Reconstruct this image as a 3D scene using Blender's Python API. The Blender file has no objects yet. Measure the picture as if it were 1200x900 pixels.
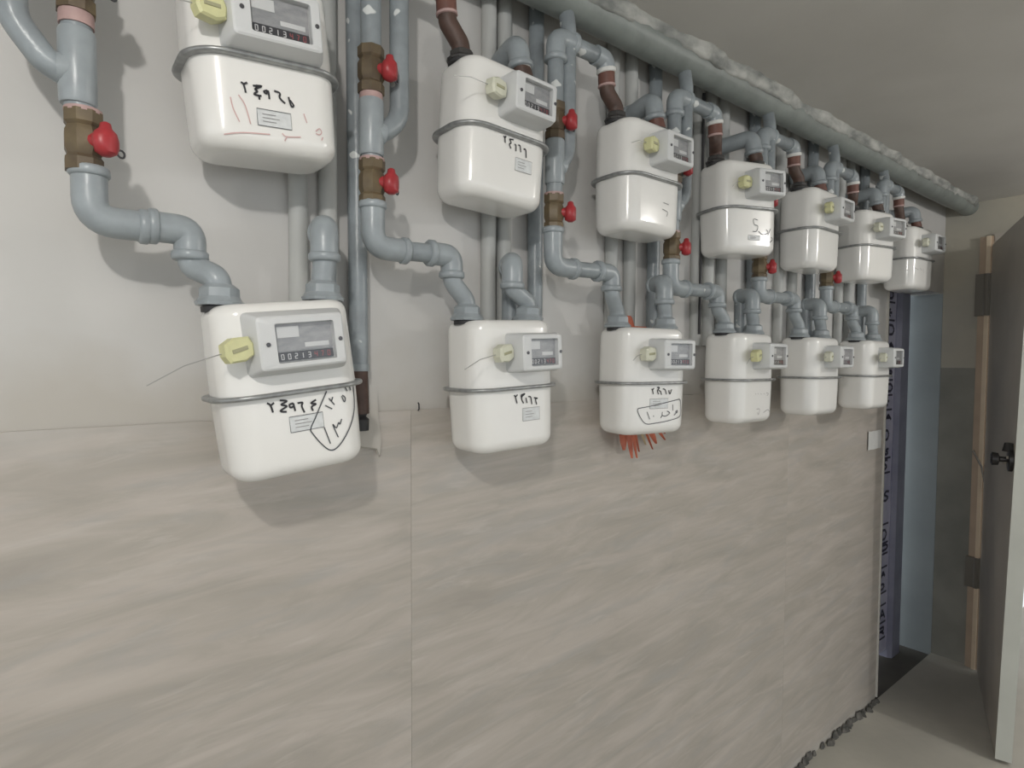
import bpy, math, random
from mathutils import Vector, Matrix, noise

# ------------------------------------------------------------------ camera, world, lights, exposure
random.seed(7)
sc = bpy.context.scene
COL = sc.collection
Z0 = 1.387                       # height of the lower clamp bands above the floor
CAM_Z = Z0 + 0.0494
TH, PI_, RO = math.radians(51.70), math.radians(2.36), math.radians(0.29)
fw = Vector((math.cos(TH)*math.cos(PI_), math.sin(TH)*math.cos(PI_), -math.sin(PI_)))
rt = Vector((math.sin(TH), -math.cos(TH), 0)); up = rt.cross(fw)
rt2 = rt*math.cos(RO) + up*math.sin(RO); up2 = up*math.cos(RO) - rt*math.sin(RO)
cd = bpy.data.cameras.new('camera'); cam = bpy.data.objects.new('camera', cd); COL.objects.link(cam)
cd.sensor_width = 36.0; cd.lens = 700/1200*36.0; cd.clip_start = 0.02
M = Matrix((rt2, up2, -fw)).transposed().to_4x4(); M.translation = (0, 0, CAM_Z)
cam.matrix_world = M
sc.camera = cam

wd = bpy.data.worlds.new('world'); sc.world = wd; wd.use_nodes = True
bg = wd.node_tree.nodes['Background']
bg.inputs[0].default_value = (0.93, 0.97, 1.0, 1); bg.inputs[1].default_value = 0.85
sc.view_settings.view_transform = 'Standard'; sc.view_settings.look = 'None'
sc.view_settings.gamma = 1.0; sc.view_settings.use_curve_mapping = False
sc.view_settings.exposure = 0.35
LAMPS = [((-0.36, -0.30, Z0+0.66), 21.0, (1.0, 0.97, 0.93)), ((2.65, -0.75, Z0+0.58), 19.0, (1.0, 0.97, 0.93))]   # two ceiling bulbs behind the camera

# ------------------------------------------------------------------ materials
def nmat(name):
    m = bpy.data.materials.new(name); m.use_nodes = True
    nt = m.node_tree; b = nt.nodes['Principled BSDF']
    return m, nt, b
def mat(name, col, rough=0.5, metal=0.0, var=0.0, scale=8.0, col2=None, bump=0.0, bscale=60.0, coat=0.0, stretch=(1,1,1), spots=None):
    m, nt, b = nmat(name); N, L = nt.nodes, nt.links
    b.inputs['Roughness'].default_value = rough; b.inputs['Metallic'].default_value = metal
    if coat: b.inputs['Coat Weight'].default_value = coat; b.inputs['Coat Roughness'].default_value = 0.08
    b.inputs['Base Color'].default_value = (*col, 1)
    tc = N.new('ShaderNodeTexCoord'); mp = N.new('ShaderNodeMapping'); L.new(tc.outputs['Object'], mp.inputs[0])
    mp.inputs['Scale'].default_value = stretch
    out = None
    if col2 or var:
        nz = N.new('ShaderNodeTexNoise'); nz.inputs['Scale'].default_value = scale; nz.inputs['Detail'].default_value = 6
        L.new(mp.outputs[0], nz.inputs['Vector'])
        cr = N.new('ShaderNodeValToRGB'); cr.color_ramp.elements[0].position = 0.35; cr.color_ramp.elements[1].position = 0.68
        c2 = col2 or tuple(c*(1-var) for c in col)
        cr.color_ramp.elements[0].color = (*c2, 1); cr.color_ramp.elements[1].color = (*col, 1)
        L.new(nz.outputs['Fac'], cr.inputs[0]); out = cr.outputs[0]
    if spots:
        n2 = N.new('ShaderNodeTexNoise'); n2.inputs['Scale'].default_value = spots[1]; n2.inputs['Detail'].default_value = 1
        L.new(mp.outputs[0], n2.inputs['Vector'])
        r2 = N.new('ShaderNodeValToRGB'); r2.color_ramp.elements[0].position = spots[2]; r2.color_ramp.elements[1].position = spots[2]+0.02
        L.new(n2.outputs['Fac'], r2.inputs[0])
        mx = N.new('ShaderNodeMix'); mx.data_type = 'RGBA'
        L.new(r2.outputs[0], mx.inputs['Factor'])
        if out: L.new(out, mx.inputs['A'])
        else: mx.inputs['A'].default_value = (*col, 1)
        mx.inputs['B'].default_value = (*spots[0], 1); out = mx.outputs['Result']
    if out: L.new(out, b.inputs['Base Color'])
    if bump:
        n3 = N.new('ShaderNodeTexNoise'); n3.inputs['Scale'].default_value = bscale; n3.inputs['Detail'].default_value = 4
        L.new(mp.outputs[0], n3.inputs['Vector'])
        bp = N.new('ShaderNodeBump'); bp.inputs['Strength'].default_value = bump; bp.inputs['Distance'].default_value = 0.004
        L.new(n3.outputs['Fac'], bp.inputs['Height']); L.new(bp.outputs[0], b.inputs['Normal'])
    return m

ENAMEL  = mat('white_enamel', (0.83, 0.82, 0.79), 0.20, coat=0.35, var=0.05, scale=5)
ZINC    = mat('zinc_band', (0.40, 0.41, 0.41), 0.36, metal=0.55, var=0.35, scale=60)
BOXPL   = mat('index_plastic', (0.62, 0.63, 0.63), 0.42, var=0.04, scale=9)
DIAL    = mat('dial_plate', (0.36, 0.36, 0.37), 0.4, col2=(0.25,0.26,0.27), scale=55, stretch=(1,1,2))
COUNTER = mat('counter_strip', (0.035, 0.037, 0.045), 0.35)
DIGITW  = mat('digit_print', (0.6, 0.6, 0.6), 0.5)
DIGITR  = mat('digit_red', (0.35, 0.07, 0.08), 0.5)
SCREW   = mat('screw', (0.12, 0.12, 0.13), 0.35, metal=0.7)
SEALY   = mat('seal_yellow', (0.66, 0.65, 0.36), 0.45, var=0.12, scale=40)
SEALP   = mat('seal_pale', (0.68, 0.68, 0.55), 0.45, var=0.12, scale=40)
SEALD   = mat('seal_imprint', (0.36, 0.35, 0.22), 0.6)
WIRE    = mat('seal_wire', (0.42, 0.42, 0.41), 0.4, metal=0.5)
PLATE   = mat('nameplate', (0.70, 0.72, 0.72), 0.4, var=0.12, scale=120)
INK     = mat('marker_ink', (0.03, 0.03, 0.035), 0.6)
INKT    = mat('pen_ink', (0.075, 0.08, 0.09), 0.6)
INKF    = mat('faint_ink', (0.30, 0.29, 0.29), 0.6)
REDINK  = mat('red_ink', (0.60, 0.40, 0.39), 0.6)
PIPE    = mat('grey_pipe_paint', (0.300, 0.335, 0.355), 0.33, var=0.30, scale=22, bump=0.25, bscale=70, spots=((0.62,0.64,0.63), 34, 0.705))
FITTING = mat('grey_fitting_paint', (0.325, 0.36, 0.38), 0.32, var=0.16, scale=30, bump=0.2, bscale=50)
UNDER   = mat('header_paint', (0.245, 0.27, 0.255), 0.45, var=0.22, scale=14, bump=0.3, bscale=40)
PALE    = mat('pale_painted_pipe', (0.52, 0.525, 0.505), 0.55, col2=(0.42, 0.43, 0.42), scale=14, bump=0.3, bscale=30, stretch=(1,1,0.35))
RUST    = mat('rusty_nipple', (0.105, 0.062, 0.048), 0.55, var=0.4, scale=50, bump=0.25)
RED_BR  = mat('brown_primer', (0.19, 0.085, 0.065), 0.55, var=0.3, scale=40, bump=0.2)
DARKNUT = mat('dark_nut', (0.055, 0.052, 0.05), 0.5, var=0.3, scale=40)
BRASS   = mat('valve_brass', (0.165, 0.125, 0.068), 0.5, metal=0.1, col2=(0.085, 0.062, 0.042), scale=26, bump=0.2)
REDPL   = mat('red_handle', (0.40, 0.035, 0.042), 0.38, var=0.2, scale=30)
PINK    = mat('pink_joint', (0.50, 0.34, 0.32), 0.6, var=0.2, scale=40)
TAPE    = mat('thread_tape', (0.74, 0.74, 0.71), 0.6, var=0.12, scale=80)
GASKET  = mat('black_gasket', (0.03, 0.03, 0.032), 0.6)
def plaster_mat():
    m = mat('white_plaster_wall', (0.615, 0.605, 0.59), 0.62, col2=(0.545, 0.535, 0.515), scale=2.6, bump=0.28, bscale=9)
    nt = m.node_tree; N, L = nt.nodes, nt.links; b = N['Principled BSDF']
    src = b.inputs['Base Color'].links[0].from_socket
    tc = N.new('ShaderNodeTexCoord'); sp = N.new('ShaderNodeSeparateXYZ'); L.new(tc.outputs['Object'], sp.inputs[0])
    mr = N.new('ShaderNodeMapRange'); L.new(sp.outputs['Z'], mr.inputs['Value'])
    mr.inputs['From Min'].default_value = 1.50; mr.inputs['From Max'].default_value = 1.33; mr.inputs['To Min'].default_value = -0.2; mr.inputs['To Max'].default_value = 0.5
    nz = N.new('ShaderNodeTexNoise'); nz.inputs['Scale'].default_value = 6; nz.inputs['Detail'].default_value = 6; L.new(tc.outputs['Object'], nz.inputs['Vector'])
    ad = N.new('ShaderNodeMath'); ad.operation = 'ADD'; L.new(mr.outputs[0], ad.inputs[0]); L.new(nz.outputs['Fac'], ad.inputs[1])
    rp = N.new('ShaderNodeValToRGB'); L.new(ad.outputs[0], rp.inputs[0]); e = rp.color_ramp.elements; e[0].position = 0.5; e[0].color = (0,0,0,1); e[1].position = 0.95; e[1].color = (0.9,0.9,0.9,1)
    mx = N.new('ShaderNodeMix'); mx.data_type = 'RGBA'; L.new(rp.outputs[0], mx.inputs['Factor']); L.new(src, mx.inputs['A']); mx.inputs['B'].default_value = (0.47, 0.44, 0.395, 1)
    L.new(mx.outputs['Result'], b.inputs['Base Color']); return m
PLASTER = plaster_mat()
CEIL    = mat('ceiling_plaster', (0.60, 0.585, 0.555), 0.8, col2=(0.53, 0.515, 0.485), scale=2.5, bump=0.2, bscale=14)
LIPM    = mat('plaster_smear', (0.52, 0.52, 0.49), 0.7, col2=(0.20, 0.21, 0.20), scale=30, bump=0.5, bscale=60, stretch=(0.45,1,1))
FLOORM  = mat('dusty_concrete', (0.47, 0.45, 0.395), 0.75, col2=(0.38, 0.365, 0.32), scale=3.2, bump=0.3, bscale=30)
PITM    = mat('dark_sill_floor', (0.13, 0.125, 0.11), 0.8, col2=(0.09, 0.085, 0.075), scale=6)  # much darker tone than the room floor
CEMENT  = mat('grey_cement_render', (0.29, 0.285, 0.25), 0.85, col2=(0.215, 0.215, 0.19), scale=5, bump=0.3, bscale=40)
UPPERPL = mat('grey_end_plaster', (0.47, 0.44, 0.365), 0.8, col2=(0.37, 0.355, 0.31), scale=3, bump=0.25, bscale=12)
BLUEPL  = mat('bluish_reveal_paint', (0.34, 0.385, 0.40), 0.7, col2=(0.28, 0.32, 0.335), scale=3)
FILM    = mat('blue_protective_film', (0.74, 0.74, 0.88), 0.3, col2=(0.56, 0.56, 0.74), scale=9, bump=0.4, bscale=25)
FILMP   = mat('film_print', (0.05, 0.05, 0.10), 0.5)
JAMB    = mat('grey_steel_jamb', (0.115, 0.12, 0.15), 0.5)
TANM    = mat('tan_frame_paint', (0.50, 0.385, 0.285), 0.45, var=0.15, scale=8)
TANL    = mat('tan_highlight_stop', (0.72, 0.60, 0.45), 0.4, var=0.1, scale=10)  # highlight along the door frame, put into a lighter tan
LEAFM   = mat('grey_brown_door', (0.44, 0.405, 0.355), 0.42, col2=(0.37, 0.34, 0.30), scale=4)
EDGEM   = mat('pale_door_edge', (0.56, 0.57, 0.52), 0.5, var=0.08, scale=6)
LOCKM   = mat('black_lock', (0.03, 0.028, 0.028), 0.35, metal=0.4)
CHROME  = mat('lock_metal', (0.45, 0.42, 0.38), 0.3, metal=0.8)
HINGEM  = mat('hinge_steel', (0.19, 0.175, 0.15), 0.45, metal=0.3)
PINKWALL= mat('pinkish_outer_wall', (0.62, 0.54, 0.53), 0.7, col2=(0.5, 0.45, 0.45), scale=4)
ORANGE  = mat('orange_plastic', (0.50, 0.125, 0.055), 0.5, col2=(0.33, 0.075, 0.04), scale=30)
TANSTRIP= mat('dry_tan_strip', (0.42, 0.33, 0.2), 0.6)
PAPER   = mat('white_paper', (0.66, 0.66, 0.64), 0.6, var=0.08, scale=30)
SEAM   = mat('dark_seam', (0.03, 0.03, 0.032), 0.5)
CRUMB   = mat('dark_mortar', (0.16, 0.15, 0.135), 0.9, col2=(0.06, 0.06, 0.055), scale=40, bump=0.6)
TRIMM   = mat('white_corner_trim', (0.52, 0.5, 0.46), 0.6)
BULBM, _nt, _b = nmat('bulb_glass'); _b.inputs['Base Color'].default_value = (0.9,0.9,0.88,1)

def glass_mat():
    m, nt, b = nmat('clear_window'); N, L = nt.nodes, nt.links
    tr = N.new('ShaderNodeBsdfTransparent'); gl = N.new('ShaderNodeBsdfGlossy'); gl.inputs['Roughness'].default_value = 0.06
    lw = N.new('ShaderNodeLayerWeight'); lw.inputs[0].default_value = 0.5
    pw = N.new('ShaderNodeMath'); pw.operation = 'POWER'; pw.inputs[1].default_value = 4.0; L.new(lw.outputs['Facing'], pw.inputs[0])
    ma = N.new('ShaderNodeMath'); ma.operation = 'MULTIPLY_ADD'; ma.inputs[1].default_value = 0.7; ma.inputs[2].default_value = 0.04; L.new(pw.outputs[0], ma.inputs[0])
    mx = N.new('ShaderNodeMixShader'); L.new(ma.outputs[0], mx.inputs[0]); L.new(tr.outputs[0], mx.inputs[1]); L.new(gl.outputs[0], mx.inputs[2])
    L.new(mx.outputs[0], N['Material Output'].inputs['Surface'])
    return m
GLASS = glass_mat()

def tile_mat():
    m, nt, b = nmat('veined_stone_tile'); N, L = nt.nodes, nt.links
    b.inputs['Roughness'].default_value = 0.34
    tc = N.new('ShaderNodeTexCoord'); mp = N.new('ShaderNodeMapping')
    oi = N.new('ShaderNodeObjectInfo'); vm = N.new('ShaderNodeMath'); vm.operation = 'MULTIPLY'; vm.inputs[1].default_value = 9.0; L.new(oi.outputs['Random'], vm.inputs[0])
    va = N.new('ShaderNodeVectorMath'); va.operation = 'ADD'; L.new(tc.outputs['Object'], va.inputs[0]); L.new(vm.outputs[0], va.inputs[1]); L.new(va.outputs[0], mp.inputs[0])
    mp.inputs['Rotation'].default_value = (0, math.radians(3.0), 0)
    mp2 = N.new('ShaderNodeMapping'); L.new(mp.outputs[0], mp2.inputs[0]); mp2.inputs['Scale'].default_value = (1.05, 1.0, 6.6)
    def noise_(scale, detail, dist, vec):
        n = N.new('ShaderNodeTexNoise'); n.inputs['Scale'].default_value = scale; n.inputs['Detail'].default_value = detail
        n.inputs['Roughness'].default_value = 0.6; n.inputs['Distortion'].default_value = dist; L.new(vec, n.inputs['Vector']); return n.outputs['Fac']
    a = noise_(3.0, 12, 0.8, mp2.outputs[0])
    ra = N.new('ShaderNodeValToRGB'); L.new(a, ra.inputs[0]); e = ra.color_ramp.elements
    e[0].position = 0.30; e[0].color = (0.367, 0.337, 0.299, 1); e[1].position = 0.72; e[1].color = (0.520, 0.473, 0.425, 1)
    x = e.new(0.45); x.color = (0.421, 0.384, 0.339, 1); x = e.new(0.58); x.color = (0.475, 0.430, 0.385, 1)
    # cool grey veins
    v = noise_(3.4, 10, 1.1, mp2.outputs[0])
    rv = N.new('ShaderNodeValToRGB'); L.new(v, rv.inputs[0]); e = rv.color_ramp.elements
    e[0].position = 0.50; e[0].color = (0,0,0,1); e[1].position = 0.70; e[1].color = (0.6,0.6,0.6,1)
    mx = N.new('ShaderNodeMix'); mx.data_type = 'RGBA'; L.new(rv.outputs[0], mx.inputs['Factor']); L.new(ra.outputs[0], mx.inputs['A'])
    mx.inputs['B'].default_value = (0.389, 0.375, 0.357, 1)
    # light streaks
    w = noise_(6.5, 6, 0.6, mp2.outputs[0])
    rw = N.new('ShaderNodeValToRGB'); L.new(w, rw.inputs[0]); e = rw.color_ramp.elements
    e[0].position = 0.56; e[0].color = (0,0,0,1); e[1].position = 0.76; e[1].color = (0.55,0.55,0.55,1)
    m2 = N.new('ShaderNodeMix'); m2.data_type = 'RGBA'; L.new(rw.outputs[0], m2.inputs['Factor']); L.new(mx.outputs['Result'], m2.inputs['A'])
    m2.inputs['B'].default_value = (0.570, 0.531, 0.489, 1)
    # plaster dust smeared down from the top edge of the tiles
    sp = N.new('ShaderNodeSeparateXYZ'); L.new(tc.outputs['Object'], sp.inputs[0])
    mr = N.new('ShaderNodeMapRange'); L.new(sp.outputs['Z'], mr.inputs['Value'])
    mr.inputs['From Min'].default_value = 1.19; mr.inputs['From Max'].default_value = 1.36; mr.inputs['To Min'].default_value = -0.25; mr.inputs['To Max'].default_value = 0.42
    dn = noise_(7, 5, 0.4, tc.outputs['Object'])
    ad = N.new('ShaderNodeMath'); ad.operation = 'ADD'; L.new(mr.outputs[0], ad.inputs[0]); L.new(dn, ad.inputs[1])
    rd = N.new('ShaderNodeValToRGB'); L.new(ad.outputs[0], rd.inputs[0]); e = rd.color_ramp.elements
    e[0].position = 0.62; e[0].color = (0,0,0,1); e[1].position = 0.95; e[1].color = (0.5,0.5,0.5,1)
    m3 = N.new('ShaderNodeMix'); m3.data_type = 'RGBA'; L.new(rd.outputs[0], m3.inputs['Factor']); L.new(m2.outputs['Result'], m3.inputs['A'])
    m3.inputs['B'].default_value = (0.50, 0.475, 0.44, 1)
    L.new(m3.outputs['Result'], b.inputs['Base Color'])
    return m
TILE = tile_mat()

# ------------------------------------------------------------------ mesh helpers
def mesh(name, verts, faces, m, smooth=True, angle=35):
    me = bpy.data.meshes.new(name); me.from_pydata([tuple(v) for v in verts], [], faces); me.validate(); 
    me.materials.append(m)
    if smooth:
        me.polygons.foreach_set('use_smooth', [True]*len(me.polygons))
        try: me.set_sharp_from_angle(angle=math.radians(angle))
        except Exception: pass
    me.update(); return me
def link(name, me, parent=None, loc=None):
    o = bpy.data.objects.new(name, me); COL.objects.link(o)
    if parent: o.parent = parent
    if loc is not None: o.location = loc
    return o
def thing(name, label, cat, loc=(0,0,0), group=None, rot=None):
    o = bpy.data.objects.new(name, None); COL.objects.link(o); o.location = loc; o.empty_display_size = 0.05
    if rot: o.rotation_euler = rot
    o['label'] = label; o['category'] = cat
    if group: o['group'] = group
    return o
def tag(o, label, cat, group=None, kind=None):
    o['label'] = label; o['category'] = cat
    if group: o['group'] = group
    if kind: o['kind'] = kind
    return o
def struct(o): o['kind'] = 'structure'; return o
class MB:
    def __init__(s): s.v = []; s.f = []
    def add(s, v, f):
        n = len(s.v); s.v += [Vector(p) for p in v]; s.f += [tuple(i+n for i in q) for q in f]; return s
    def box(s, a, b):
        (x0,y0,z0),(x1,y1,z1) = a, b
        return s.add([(x0,y0,z0),(x1,y0,z0),(x1,y1,z0),(x0,y1,z0),(x0,y0,z1),(x1,y0,z1),(x1,y1,z1),(x0,y1,z1)],
                     [(0,3,2,1),(4,5,6,7),(0,1,5,4),(1,2,6,5),(2,3,7,6),(3,0,4,7)])
    def loft(s, loops, cap0=True, cap1=True):
        n = len(loops[0]); v = [p for l in loops for p in l]; f = []
        for i in range(len(loops)-1):
            for j in range(n):
                k = (j+1) % n; f.append((i*n+j, i*n+k, (i+1)*n+k, (i+1)*n+j))
        if cap0: f.append(tuple(reversed(range(n))))
        if cap1: f.append(tuple((len(loops)-1)*n+j for j in range(n)))
        return s.add(v, f)
    def tube(s, path, rad, n=14, caps=True):
        P = [Vector(p) for p in path]; R = rad if isinstance(rad, (list,tuple)) else [rad]*len(P)
        T = []
        for i in range(len(P)):
            a = P[max(i-1,0)]; b = P[min(i+1,len(P)-1)]; t = b-a
            T.append(t.normalized() if t.length > 1e-9 else (T[-1] if T else Vector((0,0,1))))
        u = T[0].orthogonal().normalized(); loops = []
        for i, (p, t, r) in enumerate(zip(P, T, R)):
            u = (u - t*u.dot(t)); u = u.normalized() if u.length > 1e-6 else t.orthogonal().normalized()
            w = t.cross(u)
            loops.append([p + (u*math.cos(2*math.pi*j/n) + w*math.sin(2*math.pi*j/n))*r for j in range(n)])
        return s.loft(loops, caps, caps)
    def build(s, name, m, parent=None, rel=True, smooth=True, angle=40):
        off = parent.location if (parent and rel) else Vector((0,0,0))
        return link(name, mesh(name, [v-off for v in s.v], s.f, m, smooth, angle), parent)
def fillet(pts, r, n=6):
    P = [Vector(p) for p in pts]; out = [P[0]]
    for i in range(1, len(P)-1):
        a, b, c = P[i-1], P[i], P[i+1]; d1 = a-b; d2 = c-b
        ang = d1.angle(d2)
        rr = r if not isinstance(r, (list,tuple)) else r[i-1]
        t = min(rr/math.tan(ang/2) if ang < math.pi-1e-3 else 0, d1.length*0.49, d2.length*0.49)
        if t < 1e-4: out.append(b); continue
        p, q = b+d1.normalized()*t, b+d2.normalized()*t
        for j in range(n+1):
            u = j/n; out.append(p*(1-u)**2 + b*2*u*(1-u) + q*u*u)
    out.append(P[-1]); return out
def rrect(x0, x1, y0, y1, r, n=6):
    o = []
    for cx, cy, a0 in ((x1-r,y0+r,-90),(x1-r,y1-r,0),(x0+r,y1-r,90),(x0+r,y0+r,180)):
        for i in range(n+1):
            a = math.radians(a0+90*i/n); o.append((cx+r*math.cos(a), cy+r*math.sin(a)))
    return o
def ring(mb, path, i, rad, h=0.006):   # a bead around a pipe at path point i
    P = [Vector(p) for p in path]; a = P[max(i-1,0)]; b = P[min(i+1,len(P)-1)]; t = (b-a).normalized()
    p = P[i]; mb.tube([p-t*h, p-t*h*0.6, p+t*h*0.6, p+t*h], [rad*0.9, rad, rad, rad*0.9], 16)

# ------------------------------------------------------------------ setting
YW = 0.984           # wall face
CEZ = Z0 + 0.787     # ceiling
S0, SP = 0.1751, 0.40
XE = 2.745           # end of the metered wall
XEND = 3.42          # end wall face
TILE_T = Z0 - 0.045
def sbox(name, a, b, m, parent=None, label=None):
    o = MB().box(a, b).build(name, m, parent, smooth=False)
    if not parent: struct(o)
    if label: o['label'] = label
    return o
def lined(name, a, b, m, nx, nz, amp):      # slightly uneven plaster face toward -y
    (x0,y0,z0),(x1,y1,z1) = a, b; v=[]; f=[]
    for j in range(nz+1):
        for i in range(nx+1):
            x = x0+(x1-x0)*i/nx; z = z0+(z1-z0)*j/nz
            e = 0 if i in (0,nx) or j in (0,nz) else amp*noise.noise((x*5, z*5, 3.1))
            v.append((x, y0+e, z))
    for j in range(nz):
        for i in range(nx):
            p = j*(nx+1)+i; f.append((p, p+1, p+nx+2, p+nx+1))
    mb = MB().add(v, f)
    mb.add([(x0,y1,z0),(x1,y1,z0),(x1,y1,z1),(x0,y1,z1),(x0,y0,z0),(x1,y0,z0),(x1,y0,z1),(x0,y0,z1)],
           [(0,3,2,1),(4,0,1,5),(1,2,6,5),(2,3,7,6),(3,0,4,7)])
    return mb.build(name, m, None)
floor = sbox('floor', (-5,-6,-0.12), (XEND+0.0,YW,0), FLOORM); floor['label'] = 'dusty grey concrete floor'
ceil_ = sbox('ceiling', (-2.4,-2.0,CEZ), (XEND+0.16,YW+0.2,CEZ+0.15), CEIL); ceil_['label'] = 'grey plastered ceiling'
wall = struct(lined('wall_back', (-2.6,YW,0), (XE,YW+0.125,CEZ), PLASTER, 60, 26, 0.004)); wall['label'] = 'white plastered wall above stone tiles'
# stone slabs on the lower wall, thin open joints
xs = [-2.29, -0.876, 0.537, 1.95, XE-0.006]
for a, b in zip(xs, xs[1:]):
    t = 0.0002
    mb = MB()
    z0, z1 = 0.034, TILE_T
    l0 = [(a+t,YW-0.0005,z0),(b-t,YW-0.0005,z0),(b-t,YW-0.0005,z1),(a+t,YW-0.0005,z1)]
    l1 = [(p[0],YW-0.0025,p[2]) for p in l0]
    q = 0.0005
    l2 = [(a+t+q,YW-0.003,z0+q),(b-t-q,YW-0.003,z0+q),(b-t-q,YW-0.003,z1-q),(a+t+q,YW-0.003,z1-q)]
    mb.loft([l0,l1,l2]); mb.build('tile', TILE, wall, smooth=False)
trim = sbox('trim_1', (XE-0.005,YW-0.0085,0.02), (XE+0.002,YW+0.05,Z0+0.36), TRIMM); trim['label'] = 'pale corner edge at the end of the tiled wall'
lint = struct(lined('wall_lintel', (XE,YW,Z0+0.375), (XEND,YW+0.125,CEZ), PLASTER, 14, 8, 0.003)); lint['label'] = 'plastered wall above the doorway'
pit = sbox('floor_sill', (XE-0.3,YW,-0.13), (XEND,YW+0.9,-0.012), PITM); pit['label'] = 'dark floor inside the doorway'
rev = sbox('wall_reveal', (XEND,YW+0.001,-0.1), (XEND+0.12,YW+0.6,CEZ), BLUEPL); rev['label'] = 'bluish painted reveal on the far side of the doorway'
ew = sbox('wall_end', (XEND,0.845,-0.02), (XEND+0.12,YW,Z0+0.02), CEMENT); ew['label'] = 'grey cement render strip beside the open door'
ew2 = sbox('wall_end_upper', (XEND,0.845,Z0+0.02), (XEND+0.12,YW,CEZ), UPPERPL); ew2['label'] = 'yellowish grey plaster above the cement strip'
ew3 = sbox('wall_end_lintel', (XEND,-0.2,Z0+0.62), (XEND+0.12,0.845,CEZ), UPPERPL); ew3['label'] = 'plaster above the open door'
ew4 = sbox('wall_end_right', (XEND,-1.6,0), (XEND+0.12,-0.2,CEZ), UPPERPL); ew4['label'] = 'end wall on the far side of the door opening'
outw = sbox('wall_outside', (5.4,-3,-0.1), (5.5,2.4,2.6), PINKWALL); outw['label'] = 'pinkish wall seen through the open door'
outf = sbox('floor_outside', (XEND,-3,-0.12), (5.4,0.845,-0.004), FLOORM); outf['label'] = 'concrete floor outside the open door'

# dark broken mortar along the foot of the tiles
mb = MB(); random.seed(3)
x = -0.6
while x < XE-0.01:
    w = random.uniform(0.012,0.05); h = random.uniform(0.008,0.03); d = random.uniform(0.006,0.022)
    if random.random() < 0.86:
        c = Vector((x+w/2, YW-0.004-d/2, 0)); pts=[]
        base = [c+Vector((math.cos(a)*w*0.55*random.uniform(.7,1.2), math.sin(a)*d*0.8*random.uniform(.7,1.2), 0)) for a in [i*math.pi/3 for i in range(6)]]
        top = [c+(p-c)*0.55+Vector((0,0.003,h*random.uniform(.7,1.1))) for p in base]
        mb.loft([base, top], True, True)
    x += w*random.uniform(0.6,1.1)
tag(mb.build('mortar_crumbs', CRUMB, None, smooth=False), 'dark broken mortar crumbs along the foot of the tiled wall', 'mortar', kind='stuff')

# ------------------------------------------------------------------ gas meters
W, P, DF, ZB, HT = 0.188, 0.12, 0.8215, 0.114, 0.234
HX, HY = W/2, P/2
def prof_loop(z, inset, r=0.040):
    rr = max(r-inset, 0.006)
    return [(x, y, z) for x, y in rrect(-HX+inset, HX-inset, -HY+inset, HY-inset, rr, 8)]
def lower_case_mesh():
    L = []; R = 0.022; n = 7
    for i in range(n+1):
        a = math.pi/2*i/n
        L.append(prof_loop(R*(1-math.sin(a)), 0.003 + R*(1-math.cos(a))) if False else prof_loop(R - R*math.cos(a), 0.003 + R*(1-math.sin(a))))
    L += [prof_loop(0.06, 0.002), prof_loop(0.105, 0.001), prof_loop(0.1125, 0.0008)]
    mb = MB().loft(L); return mesh('lower_case', mb.v, mb.f, ENAMEL, True, 50)
def upper_case_mesh():
    L = [prof_loop(0.1155, 0.0008), prof_loop(0.125, 0.001), prof_loop(0.18, 0.002)]; R = 0.017; n = 6
    for i in range(n+1):
        a = math.pi/2*i/n
        L.append(prof_loop(HT-R+R*math.sin(a), 0.003 + R*(1-math.cos(a))))
    mb = MB().loft(L); return mesh('upper_case', mb.v, mb.f, ENAMEL, True, 50)
def front_y(z):      # y of the front face of the cases at local height z
    if z < 0.022:
        c = max(min(1-z/0.022, 1), 0); return -HY + 0.003 + 0.022*(1-math.sqrt(max(0, 1-c*c)))
    return -HY + 0.003 - (0.003-0.001)*min((z-0.022)/0.08, 1)
def band_mesh():
    L = []
    for z, off in ((0.1105,-0.001),(0.1103,0.0070),(0.1112,0.0088),(0.1135,0.0094),(0.1158,0.0088),(0.1167,0.0070),(0.1165,-0.001)):
        L.append(prof_loop(z, -off))
    mb = MB().loft(L, False, False); return mesh('clamp_band', mb.v, mb.f, ZINC, True, 50)
def yloop(x0,x1,z0,z1,r,y): return [(a,y,b) for a,b in rrect(x0,x1,z0,z1,r,3)]
SEG = {'0':[(0,0,1,0),(1,0,1,2),(1,2,0,2),(0,2,0,0)],'1':[(.6,0,.6,2)],'2':[(0,2,1,2),(1,2,1,1),(1,1,0,1),(0,1,0,0),(0,0,1,0)],'5':[(1,2,0,2),(0,2,0,1),(0,1,1,1),(1,1,1,0),(1,0,0,0)],'7':[(0,2,1,2),(1,2,.4,0)],'3':[(0,2,1,2),(1,2,1,0),(0,1,1,1),(0,0,1,0)],'4':[(0,2,0,1),(0,1,1,1),(1,2,1,0)]}
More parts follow.
